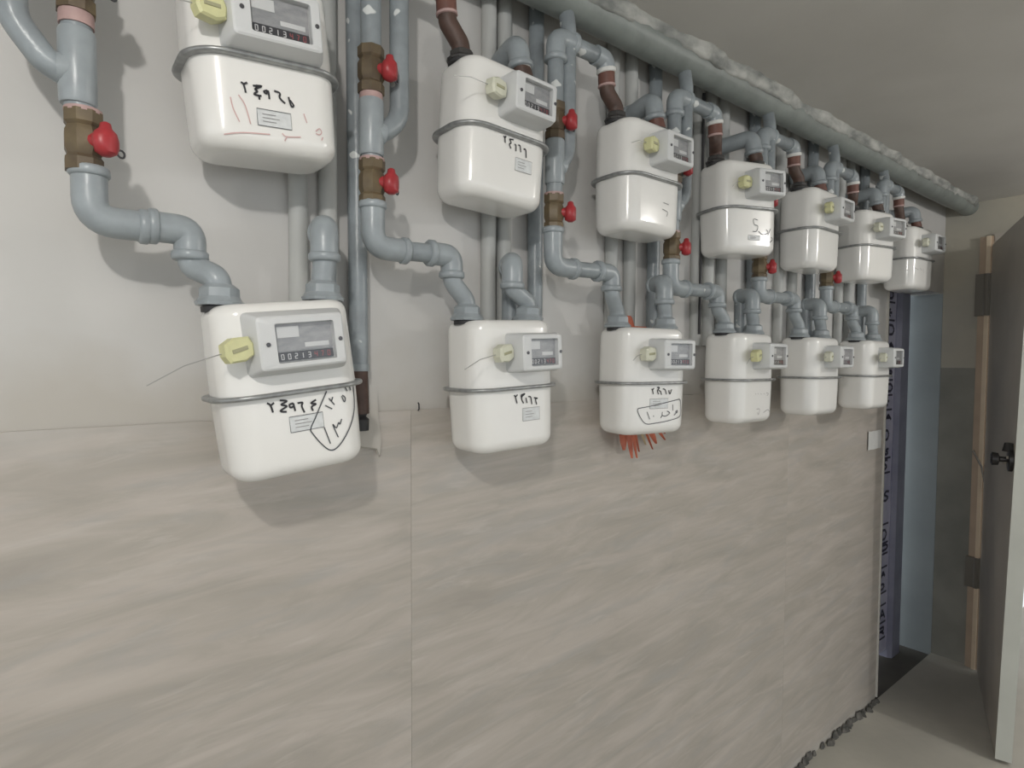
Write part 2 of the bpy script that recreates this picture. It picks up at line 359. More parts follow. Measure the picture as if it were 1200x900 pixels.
def make_index(x0, x1, z0, z1, yf, cham, wx0, wx1, wz0, wz1, pitch):
    D = {}
    L = [yloop(x0-cham,x1+cham,z0-cham,z1+cham,0.007,-HY+0.008), yloop(x0-cham*0.8,x1+cham*0.8,z0-cham*0.8,z1+cham*0.8,0.007,-HY-(0.012 if cham > 0.004 else 0.03)),
         yloop(x0+0.0006,x1-0.0006,z0+0.0006,z1-0.0006,0.0055,yf+0.0018), yloop(x0+0.003,x1-0.003,z0+0.003,z1-0.003,0.005,yf),
         yloop(wx0,wx1,wz0,wz1,0.0025,yf), yloop(wx0,wx1,wz0,wz1,0.0025,yf+0.010)]
    mb = MB().loft(L, False, True); D['box'] = mesh('index_box', mb.v, mb.f, BOXPL, True, 30)
    mb = MB().loft([yloop(wx0+0.001,wx1-0.001,wz0+0.014,wz1-0.001,0.002,yf+0.0095), yloop(wx0+0.001,wx1-0.001,wz0+0.014,wz1-0.001,0.002,yf+0.0088)])
    D['dial'] = mesh('dial_plate', mb.v, mb.f, DIAL, False)
    w = wx1-wx0
    mb = MB().box((wx0+0.004,yf+0.0082,wz1-0.018),(wx0+w*0.42,yf+0.0088,wz1-0.004)); mb.box((wx0+w*0.5,yf+0.0082,wz0+0.018),(wx1-0.006,yf+0.0088,wz0+0.024))
    D['dialtag'] = mesh('dial_print', mb.v, mb.f, BOXPL, False)
    mb = MB().loft([yloop(wx0+0.003,wx1-0.002,wz0+0.002,wz0+0.0135,0.001,yf+0.0096), yloop(wx0+0.003,wx1-0.002,wz0+0.002,wz0+0.0135,0.001,yf+0.0070)])
    D['counter'] = mesh('counter', mb.v, mb.f, COUNTER, False)
    def digits(txt, xs_, m):
        mb = MB()
        for i, ch in enumerate(txt):
            for a,b,c,d in SEG[ch]:
                p = Vector((xs_+i*pitch+a*0.0030, 0, wz0+0.0045+b*0.0032)); q = Vector((xs_+i*pitch+c*0.0030, 0, wz0+0.0045+d*0.0032))
                t = (q-p).normalized(); n_ = Vector((-t.z,0,t.x))*0.0005; y = Vector((0,yf+0.0067,0))
                mb.add([p-n_+y, q-n_+y, q+n_+y, p+n_+y], [(0,1,2,3)])
        return mesh('counter_digits', mb.v, mb.f, m, False)
    D['digw'] = digits('00213', wx0+0.006, DIGITW); D['digr'] = digits('470', wx0+0.006+5*pitch, DIGITR)
    mb = MB().box((wx0+0.0005,yf+0.0018,wz0+0.0005),(wx1-0.0005,yf+0.0030,wz1-0.0005)); D['pane'] = mesh('window_pane', mb.v, mb.f, GLASS, False)
    D['screws'] = [((x0+wx0)/2+0.001, yf, (wz0+wz1)/2), (min((x1+wx1)/2, x1-0.0035), yf, (wz0+wz1)/2)]
    return D
ME = dict(lower=lower_case_mesh(), upper=upper_case_mesh(), band=band_mesh())
INDEX = {'wide':make_index(-0.054,0.058,0.146,0.214,-0.094,0.008,-0.032,0.044,0.154,0.204,0.0086),
         'deep':make_index(-0.028,0.062,0.144,0.207,-0.104,0.003,-0.010,0.052,0.152,0.199,0.0068)}
def screw_mesh():
    mb = MB(); mb.tube([(0,0.002,0),(0,-0.0012,0),(0,-0.0018,0)], [0.0028,0.0028,0.0020], 10); return mesh('screw', mb.v, mb.f, SCREW, True, 30)
ME['screw'] = screw_mesh()
def seal_mesh(m):
    mb = MB(); o = [(-0.019,-0.004),(-0.015,-0.0135),(0.004,-0.0155),(0.017,-0.010),(0.019,0.004),(0.015,0.0135),(-0.004,0.0155),(-0.017,0.010)]
    def lp(y, s): return [(a*s, y, b*s) for a,b in o]
    mb.loft([lp(0.010,0.86), lp(0.007,1.0), lp(-0.007,1.0), lp(-0.010,0.84)]); return mesh('seal', mb.v, mb.f, m, True, 30)
ME['sealy'], ME['sealp'] = seal_mesh(SEALY), seal_mesh(SEALP)
mb = MB().loft([[(-0.011,-0.0098,-0.003),(0.010,-0.0098,-0.0015),(0.010,-0.0098,0.0035),(-0.011,-0.0098,0.002)],[(-0.010,-0.0112,-0.0025),(0.009,-0.0112,-0.001),(0.009,-0.0112,0.003),(-0.010,-0.0112,0.0015)]])
ME['imprint'] = mesh('seal_imprint', mb.v, mb.f, SEALD, False)
def spigot_mesh():
    mb = MB(); mb.tube([(0,0,-0.006),(0,0,0.001),(0,0,0.002),(0,0,0.006)], [0.0235,0.0235,0.020,0.020], 20); return mesh('spigot', mb.v, mb.f, GASKET, True, 30)
ME['spigot'] = spigot_mesh()
IX = 0.070      # inlet / outlet half spacing

STROKES = {
'L0' : [[(-0.0435, 0.104), (-0.0395, 0.1005), (-0.0374, 0.0908)], [(-0.0395, 0.1001), (-0.0346, 0.1031)], [(-0.0271, 0.1052), (-0.0181, 0.1029), (-0.026, 0.0993), (-0.019, 0.0963), (-0.0279, 0.0911), (-0.0199, 0.0888)], [(-0.0102, 0.0988), (-0.0151, 0.0976), (-0.0146, 0.0937), (-0.0104, 0.0944)], [(-0.0102, 0.0988), (-0.0087, 0.088)], [(-0.0047, 0.0979), (0.002, 0.0978), (0.0005, 0.0932), (0.0032, 0.084)], [(0.0206, 0.0988), (0.0133, 0.0951), (0.0199, 0.0931), (0.0137, 0.0901), (0.0149, 0.0845)]] ,

'L0b' : [[(0.0367, 0.1083), (0.0279, 0.0938), (0.0178, 0.0757), (0.009, 0.0605), (0.0111, 0.0533), (0.0211, 0.0375), (0.0328, 0.026), (0.0445, 0.0287), (0.0589, 0.0442), (0.072, 0.0644), (0.0786, 0.0838), (0.0803, 0.1122)], [(0.0324, 0.0891), (0.0417, 0.0826)], [(0.0385, 0.0981), (0.0455, 0.0881)], [(0.0416, 0.0933), (0.0444, 0.0992)], [(0.0571, 0.0983), (0.0602, 0.0898), (0.0625, 0.0949), (0.0583, 0.0996)], [(0.063, 0.1126), (0.0672, 0.1039)], [(0.0721, 0.1093), (0.0736, 0.104)], [(0.0277, 0.0591), (0.0339, 0.0349)], [(0.046, 0.0416), (0.0401, 0.0609), (0.0446, 0.0554), (0.0485, 0.062), (0.0503, 0.0597), (0.0536, 0.0666)]] ,

'L0p' : [[(-0.0268, 0.0776), (0.0172, 0.0788), (0.0186, 0.0578), (-0.0257, 0.0568)]] ,

'U0' : [[(-0.0416, 0.0805), (-0.0384, 0.0783), (-0.0365, 0.0684)], [(-0.0387, 0.0783), (-0.0337, 0.0816)], [(-0.0271, 0.0789), (-0.0161, 0.0805), (-0.0246, 0.0753), (-0.0219, 0.073), (-0.0263, 0.0686), (-0.0172, 0.0681)], [(-0.0212, 0.0812), (-0.0242, 0.0737)], [(-0.0201, 0.0675), (-0.0203, 0.0628)], [(-0.0094, 0.0765), (-0.0137, 0.0745), (-0.011, 0.0722), (-0.0083, 0.0762), (-0.0075, 0.0658)], [(-0.0005, 0.0777), (0.0066, 0.0761), (0.006, 0.0701), (0.0127, 0.0642)], [(0.0178, 0.0735), (0.0191, 0.0665), (0.0211, 0.0615), (0.0237, 0.0638), (0.0193, 0.0696)]] ,

'U0r' : [[(-0.0458, 0.0644), (-0.0395, 0.0547), (-0.0365, 0.0437), (-0.0338, 0.0304)], [(-0.0556, 0.0597), (-0.0535, 0.0465), (-0.0472, 0.0311)], [(-0.0664, 0.0138), (-0.0428, 0.0186), (-0.0103, 0.0212)], [(0.0367, 0.0552), (0.0401, 0.0436)], [(0.0056, 0.0248), (0.0114, 0.0215), (0.0302, 0.0237)], [(0.0113, 0.0209), (0.0084, 0.0157)], [(0.0515, 0.0343), (0.0571, 0.0389), (0.06, 0.0344), (0.0564, 0.0307), (0.0513, 0.0318)], [(0.0615, 0.0284), (0.0591, 0.0237)]] ,

'U0p' : [[(-0.0239, 0.0512), (0.0196, 0.0523), (0.0178, 0.0315), (-0.0258, 0.0305)]] ,

'U1' : [[(-0.0185, 0.1063), (-0.0155, 0.104), (-0.0143, 0.0959)], [(-0.0155, 0.104), (-0.0129, 0.1079)], [(-0.0053, 0.1048), (0.0038, 0.106)], [(-0.0053, 0.1048), (-0.0017, 0.0993), (-0.0049, 0.0959), (-0.0012, 0.0897)], [(0.0058, 0.0987), (0.0092, 0.0977), (0.0097, 0.088)], [(0.0142, 0.0997), (0.0185, 0.0989), (0.0207, 0.0889)], [(0.0264, 0.0957), (0.0315, 0.0957), (0.0331, 0.0822)]] ,

'U1p' : [[(0.0103, 0.0777), (0.0464, 0.0776), (0.0467, 0.0549), (0.0096, 0.0572)]] ,

'L1' : [[(-0.0162, 0.1013), (-0.0131, 0.0975), (-0.0097, 0.0861)], [(-0.0131, 0.0975), (-0.0084, 0.1017)], [(-0.0007, 0.0996), (0.0085, 0.1019), (0.0004, 0.0954), (0.0053, 0.0848)], [(-0.0007, 0.0996), (0.0017, 0.0943)], [(0.0109, 0.0946), (0.0132, 0.0847)], [(0.0163, 0.0962), (0.0222, 0.0942), (0.0244, 0.0816)], [(0.0296, 0.0931), (0.0383, 0.0913), (0.0335, 0.0902), (0.0359, 0.0801)]] ,

'L1p' : [[(0.003, 0.0763), (0.0419, 0.0759), (0.0431, 0.0523), (0.0028, 0.0539)]] ,

'L2' : [[(-0.0226, 0.1012), (-0.0201, 0.0981), (-0.0175, 0.0894)], [(-0.0201, 0.0983), (-0.0161, 0.1029)], [(-0.0071, 0.104), (-0.0005, 0.1033), (-0.0061, 0.0965), (-0.0019, 0.089)], [(-0.0029, 0.0977), (0.0021, 0.0957)], [(0.0029, 0.0963), (0.0064, 0.0875)], [(0.0095, 0.1006), (0.0162, 0.0986), (0.0206, 0.0884)], [(0.0272, 0.0971), (0.0307, 0.0888), (0.0356, 0.0988)]] ,

'L2b' : [[(-0.0579, 0.0599), (-0.0602, 0.0551), (-0.0528, 0.0413), (-0.0365, 0.0259), (-0.0089, 0.0258), (0.0328, 0.0301), (0.067, 0.04), (0.0663, 0.0682), (0.0609, 0.076), (0.0506, 0.075), (-0.0096, 0.0656), (-0.0579, 0.0599)], [(-0.0338, 0.0516), (-0.0254, 0.0352)], [(-0.0161, 0.0422), (-0.0137, 0.0407)], [(0.0105, 0.0499), (0.0107, 0.0424), (0.0208, 0.0401), (0.0325, 0.0465), (0.0239, 0.0513)], [(0.0107, 0.0424), (0.0058, 0.0363)], [(0.0406, 0.0652), (0.0417, 0.0512)], [(0.0546, 0.052), (0.0503, 0.0484), (0.0547, 0.0469), (0.0549, 0.0517)], [(0.055, 0.0482), (0.0454, 0.0409)]] ,

'L2p' : [[(-0.014, 0.0794), (0.0301, 0.0794), (0.0305, 0.0592), (-0.0136, 0.057)]] ,

'U3' : [[(0.0118, 0.0847), (-0.0028, 0.0859), (0.0001, 0.0732), (0.0118, 0.0697), (0.007, 0.0565), (-0.0058, 0.0558)], [(0.0146, 0.0569), (0.0293, 0.0491), (0.0472, 0.0544), (0.0413, 0.0628)], [(0.0563, 0.0658), (0.0472, 0.0479)], [(0.0592, 0.0442), (0.0658, 0.0389), (0.0543, 0.0308)]] ,

'U3p' : [[(-0.0204, 0.0464), (0.0205, 0.0443), (0.0204, 0.0335), (-0.0204, 0.0357)]] ,

'L3' : [[(-0.0158, 0.0776), (-0.0123, 0.0757)], [(-0.0036, 0.078), (-0.0006, 0.0758)], [(0.0102, 0.0775), (0.0138, 0.0748)], [(0.0251, 0.0776), (0.0282, 0.0749)], [(0.0386, 0.0785), (0.0489, 0.0755), (0.0415, 0.0705)], [(-0.0068, 0.037), (0.0079, 0.0363), (0.0036, 0.0222), (-0.0016, 0.029)], [(0.0283, 0.0261), (0.0482, 0.0331), (0.0587, 0.0272)], [(0.0661, 0.0362), (0.0768, 0.029)]] ,

'U6' : [[(-0.1265, 0.0728), (-0.114, 0.0659)], [(-0.0961, 0.0758), (-0.0884, 0.0672)], [(-0.0718, 0.0763), (-0.0537, 0.0705)], [(-0.0402, 0.0782), (-0.027, 0.0699)], [(-0.0151, 0.0774), (-0.0083, 0.062)]] ,

'U2' : [[(0.0141, 0.0527), (0.0326, 0.0487), (0.0291, 0.039)], [(0.0174, 0.0669), (0.0359, 0.0653)]] ,

}
def ribbon(lines, width, smoothit=True):
    mb = MB()
    for l in lines:
        pts = [Vector((a, 0, b)) for a, b in l]
        if len(pts) > 2 and smoothit:     # Catmull-Rom
            q = []
            for i in range(len(pts)-1):
                p0 = pts[max(i-1,0)]; p1 = pts[i]; p2 = pts[i+1]; p3 = pts[min(i+2,len(pts)-1)]
                for j in range(5):
                    t = j/5; q.append(0.5*((2*p1)+(p2-p0)*t+(2*p0-5*p1+4*p2-p3)*t*t+(3*p1-p0-3*p2+p3)*t**3))
            pts = q+[pts[-1]]
        v = []; f = []
        for i, p in enumerate(pts):
            t = (pts[min(i+1,len(pts)-1)]-pts[max(i-1,0)]); t = t.normalized() if t.length > 1e-9 else Vector((1,0,0))
            n = Vector((-t.z,0,t.x))*width/2
            for s in (-1, 1):
                a = p+n*s
                zz = max(a.z, 0.004); xx = max(min(a.x, HX-0.004), -HX+0.004); ed = abs(xx)-(HX-0.040)
                cy = 0.0375-math.sqrt(max(0.0375**2-max(ed,0)**2, 0)) if ed > 0 else 0
                v.append((xx, front_y(zz)-0.0012+cy, a.z))
        for i in range(len(pts)-1): f.append((2*i, 2*i+1, 2*i+3, 2*i+2))
        mb.add(v, f)
    return mb
ROT = {('L',0):(6.5,0),('U',0):(4.5,0),('U',1):(-2.5,0),('L',1):(2.5,0),('U',3):(2,-14),('U',5):(0,-12),('L',2):(0,-9),('U',6):(0,-4)}
OFF = {('L',0):(0.002,-0.02,0.006)}
DZU, DSU = 0.4363, -0.0227
METERS = {}
def meter(row, k, label, group, seal='sealy', plate=None, wire=0.05, seal_rot=0.0, seal_off=(0,0)):
    roll, yaw = [math.radians(a) for a in ROT.get((row,k),(0,0))]
    R = Matrix.Rotation(yaw,3,'Z') @ Matrix.Rotation(-roll,3,'Y')
    C = Vector((S0+SP*k+HX+(DSU if row=='U' else 0), DF+HY, Z0+(DZU if row=='U' else 0)-ZB+0.115)) + Vector(OFF.get((row,k),(0,0,0)))
    base = C - R @ Vector((0,0,0.115))
    t = thing('gas_meter', label, 'gas meter', base, group, R.to_euler())
    link('lower_case', ME['lower'], t); link('upper_case', ME['upper'], t); link('clamp_band', ME['band'], t)
    wide = k == 0
    I = INDEX['wide' if wide else 'deep']
    b = link('index_box', I['box'], t, (0, 0, -0.022 if (row,k)==('U',0) else (-0.006 if row=='U' else 0)))
    link('dial_plate', I['dial'], b); link('dial_print', I['dialtag'], b); link('counter', I['counter'], b)
    link('counter_digits', I['digw'], b); link('red_digits', I['digr'], b); link('window_pane', I['pane'], b)
    for p_ in I['screws']: link('screw', ME['screw'], b, p_)
    so = Vector(((-0.076 if wide else -0.052)+seal_off[0], -0.080, (0.152 if (row,k)==('U',0) else 0.176 if row=='L' else 0.169)+seal_off[1]))
    s = link('seal', ME[seal], t, so); s.rotation_euler = (0, seal_rot, 0.25); s['label'] = 'plastic seal on a wire'
    link('imprint', ME['imprint'], s)
    mb = MB(); mb.tube(fillet([(-0.015,0.002,0),(-0.020-wire*0.5,0.006,-0.003),(-0.020-wire,0.010,-0.014)],0.02), 0.0007, 6); mb.build('wire', WIRE, s, rel=False)
    mb = MB(); mb.tube([(0.012,0.002,0.004),(0.022,-0.006,0.006),(0.030,-0.018,0.006)], 0.0006, 6); mb.build('wire', WIRE, s, rel=False)
    for sx in (-IX, IX): link('spigot', ME['spigot'], t, (sx, 0, HT))
    if plate:
        x0,x1,z0,z1 = plate; y = front_y((z0+z1)/2)
        mb = MB().box((x0,y-0.0007,z0),(x1,y+0.004,z1)); p = mb.build('nameplate', PLATE, t, rel=False, smooth=False)
        r = ribbon([[(x0,z0),(x1,z0),(x1,z1),(x0,z1),(x0,z0)]], 0.0008, False); r.v = [v+Vector((0,-0.0004,0)) for v in r.v]
        r.build('plate_border', INKF if row+str(k) not in ('L0','U0') else INKT, p, rel=False, smooth=False)
        lines = []
        for i in range(3):
            zz = z1-(z1-z0)*(0.28+0.22*i); lines.append([(x0+(x1-x0)*0.15,zz),(x0+(x1-x0)*(0.55+0.1*(i%2)),zz)])
        r = ribbon(lines, 0.0009, False); r.v = [v+Vector((0,-0.0004,0)) for v in r.v]; r.build('plate_print', INKF, p, rel=False, smooth=False)
    key = row+str(k)
    for suf, nm, m, w in (('','marker_number',INK if key in ('L0','U0','U1','L1','L2') else INKT,0.0025),('b','pen_writing',INKT,0.0017),('r','red_marks',REDINK,0.0015)):
        if key+suf in STROKES:
            ww = w*(0.62 if key in ('U3','L3','U6','U2') else 1.0)
            mm = INKF if key in ('U2','L3','U6') else m
            ribbon(STROKES[key+suf], ww).build(nm, mm, t, rel=False, smooth=False)
    def port(sx): return base + R @ Vector((sx, 0, HT+0.0015))
    METERS[(row,k)] = (port(-IX), port(IX))
    return t
GL, GU = 'gas meters of the lower row', 'gas meters of the upper row'
meter('L',0,'nearest lower white gas meter, tilted, number 13 ringed in pen',GL,'sealy',(-0.0178,0.0276,0.060,0.081),wire=0.085,seal_rot=-0.15)
meter('L',1,'lower white gas meter second from the left, marker number above small plate',GL,'sealp',(0.003,0.0425,0.053,0.076),wire=0.07,seal_rot=-0.1)
meter('L',2,'lower white gas meter with orange strips sticking out beneath it',GL,'sealp',(-0.0265,0.026,0.058,0.0794),wire=0.02)
meter('L',3,'fourth lower white gas meter, right of the one with orange strips',GL,'sealy',None,wire=0.03,seal_rot=-0.15)
meter('L',4,'fifth lower white gas meter, second from the tiled wall end',GL,'sealp',None,wire=0.02)
meter('L',5,'last lower white gas meter at the tiled wall end',GL,'sealp',None,wire=0.02)
meter('U',0,'nearest upper white gas meter with red pen marks, cut by the top edge',GU,'sealy',(-0.0248,0.0188,0.031,0.0518),wire=0.055,seal_off=(0,0))
meter('U',1,'upper white gas meter second from the left with brown inlet pipe',GU,'sealp',(0.010,0.0466,0.056,0.0777),wire=0.07)
meter('U',2,'third upper white gas meter, above the one with orange strips',GU,'sealy',None,wire=0.05)
meter('U',3,'fourth upper white gas meter with a large handwritten 5',GU,'sealy',(-0.0204,0.0205,0.034,0.0455),wire=0.02)
meter('U',4,'fifth upper white gas meter, narrow in view, glossy rounded corner',GU,'sealy',None,wire=0.02)
meter('U',5,'sixth upper white gas meter, just before the last one',GU,'sealp',None,wire=0.02)
meter('U',6,'farthest upper white gas meter above the narrow doorway',GU,'sealp',None,wire=0.01)

# ------------------------------------------------------------------ pipework
YF = DF+HY+0.003
R1, RF = 0.0160, 0.0195
HAND = []
def lever(mb, c, d, s=1.0):
    # butterfly lever: hub plus a rounded teardrop wing and an eye at its tip
    d = Vector(d).normalized(); upv = Vector((0,0,1)); side = upv.cross(d).normalized()
    mb.tube([c+d*0.010, c+d*0.030], [0.010*s,0.009*s], 12)
    cc = c+d*0.033
    prof = [(-0.019,0.005),(-0.015,0.0115),(-0.007,0.0155),(0.001,0.0155),(0.008,0.012),(0.013,0.0068),(0.019,0.0055),(0.021,0.002)]
    loops = []
    for z, r in prof:
        loops.append([cc + upv*z*s + side*math.cos(a)*r*s + d*math.sin(a)*min(r,0.011)*s for a in [2*math.pi*i/14 for i in range(14)]])
    mb.loft(loops)
def eye(mb, c, d):
    d = Vector(d).normalized(); side = Vector((0,0,1)).cross(d).normalized(); o = c+d*0.033+side*0.020+Vector((0,0,-0.010))
    pts = [o+side*math.cos(a)*0.005+Vector((0,0,1))*math.sin(a)*0.0045 for a in [2*math.pi*i/10 for i in range(11)]]
    mb.tube(pts, 0.0013, 6)
def ball_valve(parent, x, y, z, h=0.070, d=(0.55,-0.83,0)):
    n = 8; mb = MB()
    def hexr(z, r): return [(x+r*math.cos(2*math.pi*i/n+0.39), y+r*math.sin(2*math.pi*i/n+0.39), z) for i in range(n)]
    mb.loft([hexr(z-h/2,0.0205),hexr(z-h/2+0.014,0.0205),hexr(z-h/2+0.018,0.0175),hexr(z-0.010,0.0205),hexr(z+0.010,0.0205),hexr(z+h/2-0.018,0.0175),hexr(z+h/2-0.014,0.0205),hexr(z+h/2,0.0205)])
    v = mb.build('ball_valve', BRASS, parent, smooth=True, angle=25); v['label'] = 'brown brass ball valve'
    mb = MB(); lever(mb, Vector((x,y,z)), d); mb.v = [q-parent.location for q in mb.v]
    h_ = mb.build('valve_handle', REDPL, v, rel=False, angle=50); h_['label'] = 'red butterfly handle'
    mb = MB(); eye(mb, Vector((x,y,z)), d); mb.v = [q-parent.location for q in mb.v]
    mb.build('handle_eye', SCREW, v, rel=False)
    return v
def bend(parent, name, pts, r, rad, m, beads=True, n=7):
    path = fillet(pts, r, n); mb = MB(); mb.tube(path, rad, 16)
    if beads:
        ring(mb, path, 0, rad*1.16, 0.006); ring(mb, path, len(path)-1, rad*1.16, 0.006)
    return mb.build(name, m, parent, angle=50)
def straight(parent, name, a, b, rad, m): 
    mb = MB(); mb.tube([a, b], rad, 16); return mb.build(name, m, parent, angle=50)
def union(parent, p, m=FITTING, s=1.0, h=0.027):
    mb = MB(); n = 12
    def lp(z, r, hx=0.0): return [(p.x+r*(1+hx*(i%2))*math.cos(2*math.pi*i/n+0.3), p.y+r*(1+hx*(i%2))*math.sin(2*math.pi*i/n+0.3), p.z+z) for i in range(n)]
    mb.loft([lp(-0.001,0.029*s),lp(h*0.12,0.0305*s),lp(h*0.22,0.0275*s),lp(h*0.4,0.0235*s,0.05),lp(h*0.8,0.0230*s,0.05),lp(h,0.0175*s)])
    return mb.build('union_nut', m, parent, angle=28)

def feed(k, label, lower=True, xr=(-0.160,-0.160), xj=-0.115, zt=0.405, zh=0.226, zv=0.325, zu=0.497, jstyle=0, top=0.680):
    S = S0+SP*k
    t = thing('gas_feed_pipe', label, 'pipe', (S+xr[0], YF, Z0+0.12), 'branched grey feed pipes with red valves')
    def V(x, z, y=YF): return Vector((S+x, y, Z0+z))
    xa, xb = xr     # riser x at the top / bottom
    # drop from the header into the tee
    HYc = 0.896
    if jstyle == 0:
        pth = fillet([V(xj,0.765,HYc), V(xj,0.70), V(xj,zt+0.025), V(xa+0.005,zt-0.006)], [0.03,0.055], 8)
    else:
        pth = fillet([V(xj,0.765,HYc), V(xj,0.70), V(xj,zt+0.045), V(xj+0.028,zt+0.006), V(xa+0.005,zt-0.012)], [0.03,0.05,0.03], 6)
    mb = MB(); mb.tube(pth, R1*0.97, 16); mb.build('drop_pipe', PIPE, t)
    mb = MB(); mb.tube([V(xa,zt-0.038),V(xa,zt-0.034),V(xa,zt+0.044),V(xa,zt+0.048)], [RF*0.92,RF,RF,RF*0.92], 18); mb.tube([V(xa,zt), V(xa+(0.020 if xj>xa else -0.020),zt)], RF*0.9, 14)
    mb.build('tee', FITTING, t)
    straight(t, 'pipe', V(xa,zt+0.046), V(xa,zu-0.048), R1, PIPE)
    straight(t, 'coupling', V(xa,zu-0.050), V(xa,zu-0.034), R1*1.12, PINK)
    ball_valve(t, S+xa, YF, Z0+zu)
    # upper branch over to the upper meter
    pin = METERS[('U',k)][0]
    straight(t, 'pipe', V(xa,zu+0.034), V(xa,top-0.030), R1, PIPE)
    bend(t, 'elbow', [V(xa,top-0.036), V(xa,top+0.006), V(xa+0.045,top+0.006)], 0.030, RF, FITTING)
    xe = pin.x-S-0.035
    straight(t, 'pipe', V(xa+0.04,top+0.006), V(xe-0.02,top+0.006), R1, PIPE)
    ye = pin.y
    bend(t, 'elbow', [V(xe-0.030,top+0.006), V(xe,top+0.005), V(xe+0.005,top-0.016)], 0.018, RF, FITTING, False)
    mb = MB(); ring(mb, [V(xe+0.003,top-0.006),V(xe+0.005,top-0.017)], 1, RF*1.06, 0.005); mb.build('thread_tape', TAPE, t)
    straight(t, 'nipple', V(xe+0.005,top-0.018), V(xe+0.007,top-0.046), R1*1.10, RED_BR)
    mb = MB(); ring(mb, [V(xe+0.006,top-0.040),V(xe+0.007,top-0.047)], 1, R1*1.17, 0.003); mb.build('joint_ring', PINK, t)
    q = pin
    bend(t, 'swan_neck', [V(xe+0.007,top-0.046), V(xe+0.009,top-0.060), Vector((q.x-0.003,q.y,q.z+0.030)), Vector((q.x,q.y,q.z+0.012))], 0.02, R1*1.0, RUST, False)
    union(t, q, DARKNUT, 0.86, 0.019)
    if lower:
        zl = zt-0.036
        straight(t, 'pipe', V(xa,zl+0.004), V((xa+xb)/2,zv+0.030), R1, PIPE)
        ball_valve(t, S+(xa+xb)/2, YF, Z0+zv, d=(0.60,-0.80,0))
        straight(t, 'joint_ring', V((xa+xb)/2,zv+0.033), V((xa+xb)/2,zv+0.038), R1*1.22, PINK)
        q = METERS[('L',k)][0]; xl = q.x-S-0.030
        bend(t, 'elbow', [V(xb,zv-0.034), V(xb,zh), V(xb+0.055,zh)], 0.042, RF*0.97, FITTING)
        straight(t, 'pipe', V(xb+0.045,zh), V(xl-0.036,zh+0.002), R1, PIPE)
        bend(t, 'elbow', [V(xl-0.042,zh+0.002), V(xl,zh+0.002), V(xl,zh-0.031)], 0.028, RF, FITTING)
        bend(t, 'swan_neck', [V(xl,zh-0.028), V(xl+0.002,zh-0.044), Vector((q.x-0.003,q.y,q.z+0.036)), Vector((q.x,q.y,q.z+0.020))], 0.022, R1*1.02, FITTING, False)
        union(t, q)
    return t
feed(0,'nearest grey feed pipe at the left with brass valve and red handle',xr=(-0.133,-0.124),xj=-0.192,zt=0.385,zh=0.214,zv=0.305,zu=0.488,jstyle=1)
feed(1,'grey feed pipe with two red valves between the first two upper meters',xr=(-0.160,-0.158),xj=-0.111)
feed(2,'grey feed pipe with two red valves left of the third upper meter',xr=(-0.172,-0.175),xj=-0.138,zt=0.432,zh=0.234,zv=0.338,zu=0.515,top=0.672)
feed(3,'grey feed pipe between third and fourth meter columns with one valve showing',xr=(-0.195,-0.200),xj=-0.150,zt=0.415,zh=0.222,zv=0.315,zu=0.50,top=0.662)
feed(4,'grey feed pipe left of the fifth meter column',xr=(-0.205,-0.205),xj=-0.165,zt=0.41,zh=0.23,zv=0.308,zu=0.49,top=0.668)
feed(5,'grey feed pipe left of the sixth meter column',xr=(-0.200,-0.200),xj=-0.165,zt=0.41,zh=0.225,zv=0.315,top=0.66)
feed(6,'dark bent feed pipe of the farthest upper meter',lower=False,xr=(-0.19,-0.19),xj=-0.16)

NTH = ['nearest','second','third','fourth','fifth','sixth','farthest']
def outlet(row, k, label):
    q = METERS[(row,k)][1]
    t = thing('meter_outlet_pipe', label, 'pipe', (q.x, q.y, q.z), 'grey outlet bends of the '+('lower' if row=='L' else 'upper')+' meters')
    vr = q.x/q.y; yb = q.y+0.046
    if row == 'L':
        union(t, q)
        a = Vector((q.x,q.y,q.z+0.020)); xs_ = [0.002,-0.040,-0.006,-0.010,-0.014,-0.014][k]
        p1 = Vector((q.x+xs_, q.y-0.002, q.z+0.072)); dx = [0.016,0.032,0.026,0.020,0.010,0.0][k]
        bend(t, 'swan_neck', [a, a+Vector((0,0,0.014)), p1-Vector((0,0,0.016)), p1], 0.02, R1*1.02, FITTING, False)
        bend(t, 'elbow', [p1-Vector((0,0,0.010)), p1+Vector((0,0,0.036)), Vector((p1.x+dx,yb,p1.z+0.034))], 0.030, RF*1.02, FITTING)
        straight(t, 'down_pipe', Vector((p1.x+dx+0.002,yb,p1.z+0.045)), Vector((p1.x+dx+0.002,yb,q.z-0.01)), R1*1.1, PIPE)
    else:
        a = Vector((q.x,q.y,q.z+0.008)); p1 = Vector((q.x-0.006,q.y+0.004,q.z+0.042))
        union(t, q, DARKNUT, 0.86, 0.019)
        bend(t, 'nipple', [a, a+Vector((0,0,0.014)), p1], 0.02, R1*1.05, RUST if k % 2 else RED_BR, False)
        mb = MB(); ring(mb, [p1-Vector((0,0,0.008)), p1], 1, RF*1.04, 0.005); mb.build('thread_tape', TAPE if k < 2 else PINK, t)
        dx = [0.012,0.018,0.016,-0.02,0.01,0.0,-0.02][k]
        bend(t, 'elbow', [p1, p1+Vector((-0.004,0.004,0.040)), Vector((p1.x+dx-0.012,YW-0.022,p1.z+0.030))], 0.030, RF*1.06, FITTING)
    return t
for k in range(6): outlet('L', k, 'grey bent outlet pipe on top of the %s lower meter' % NTH[k])
for k in range(7): outlet('U', k, 'brown and grey outlet bend on top of the %s upper meter' % NTH[k])

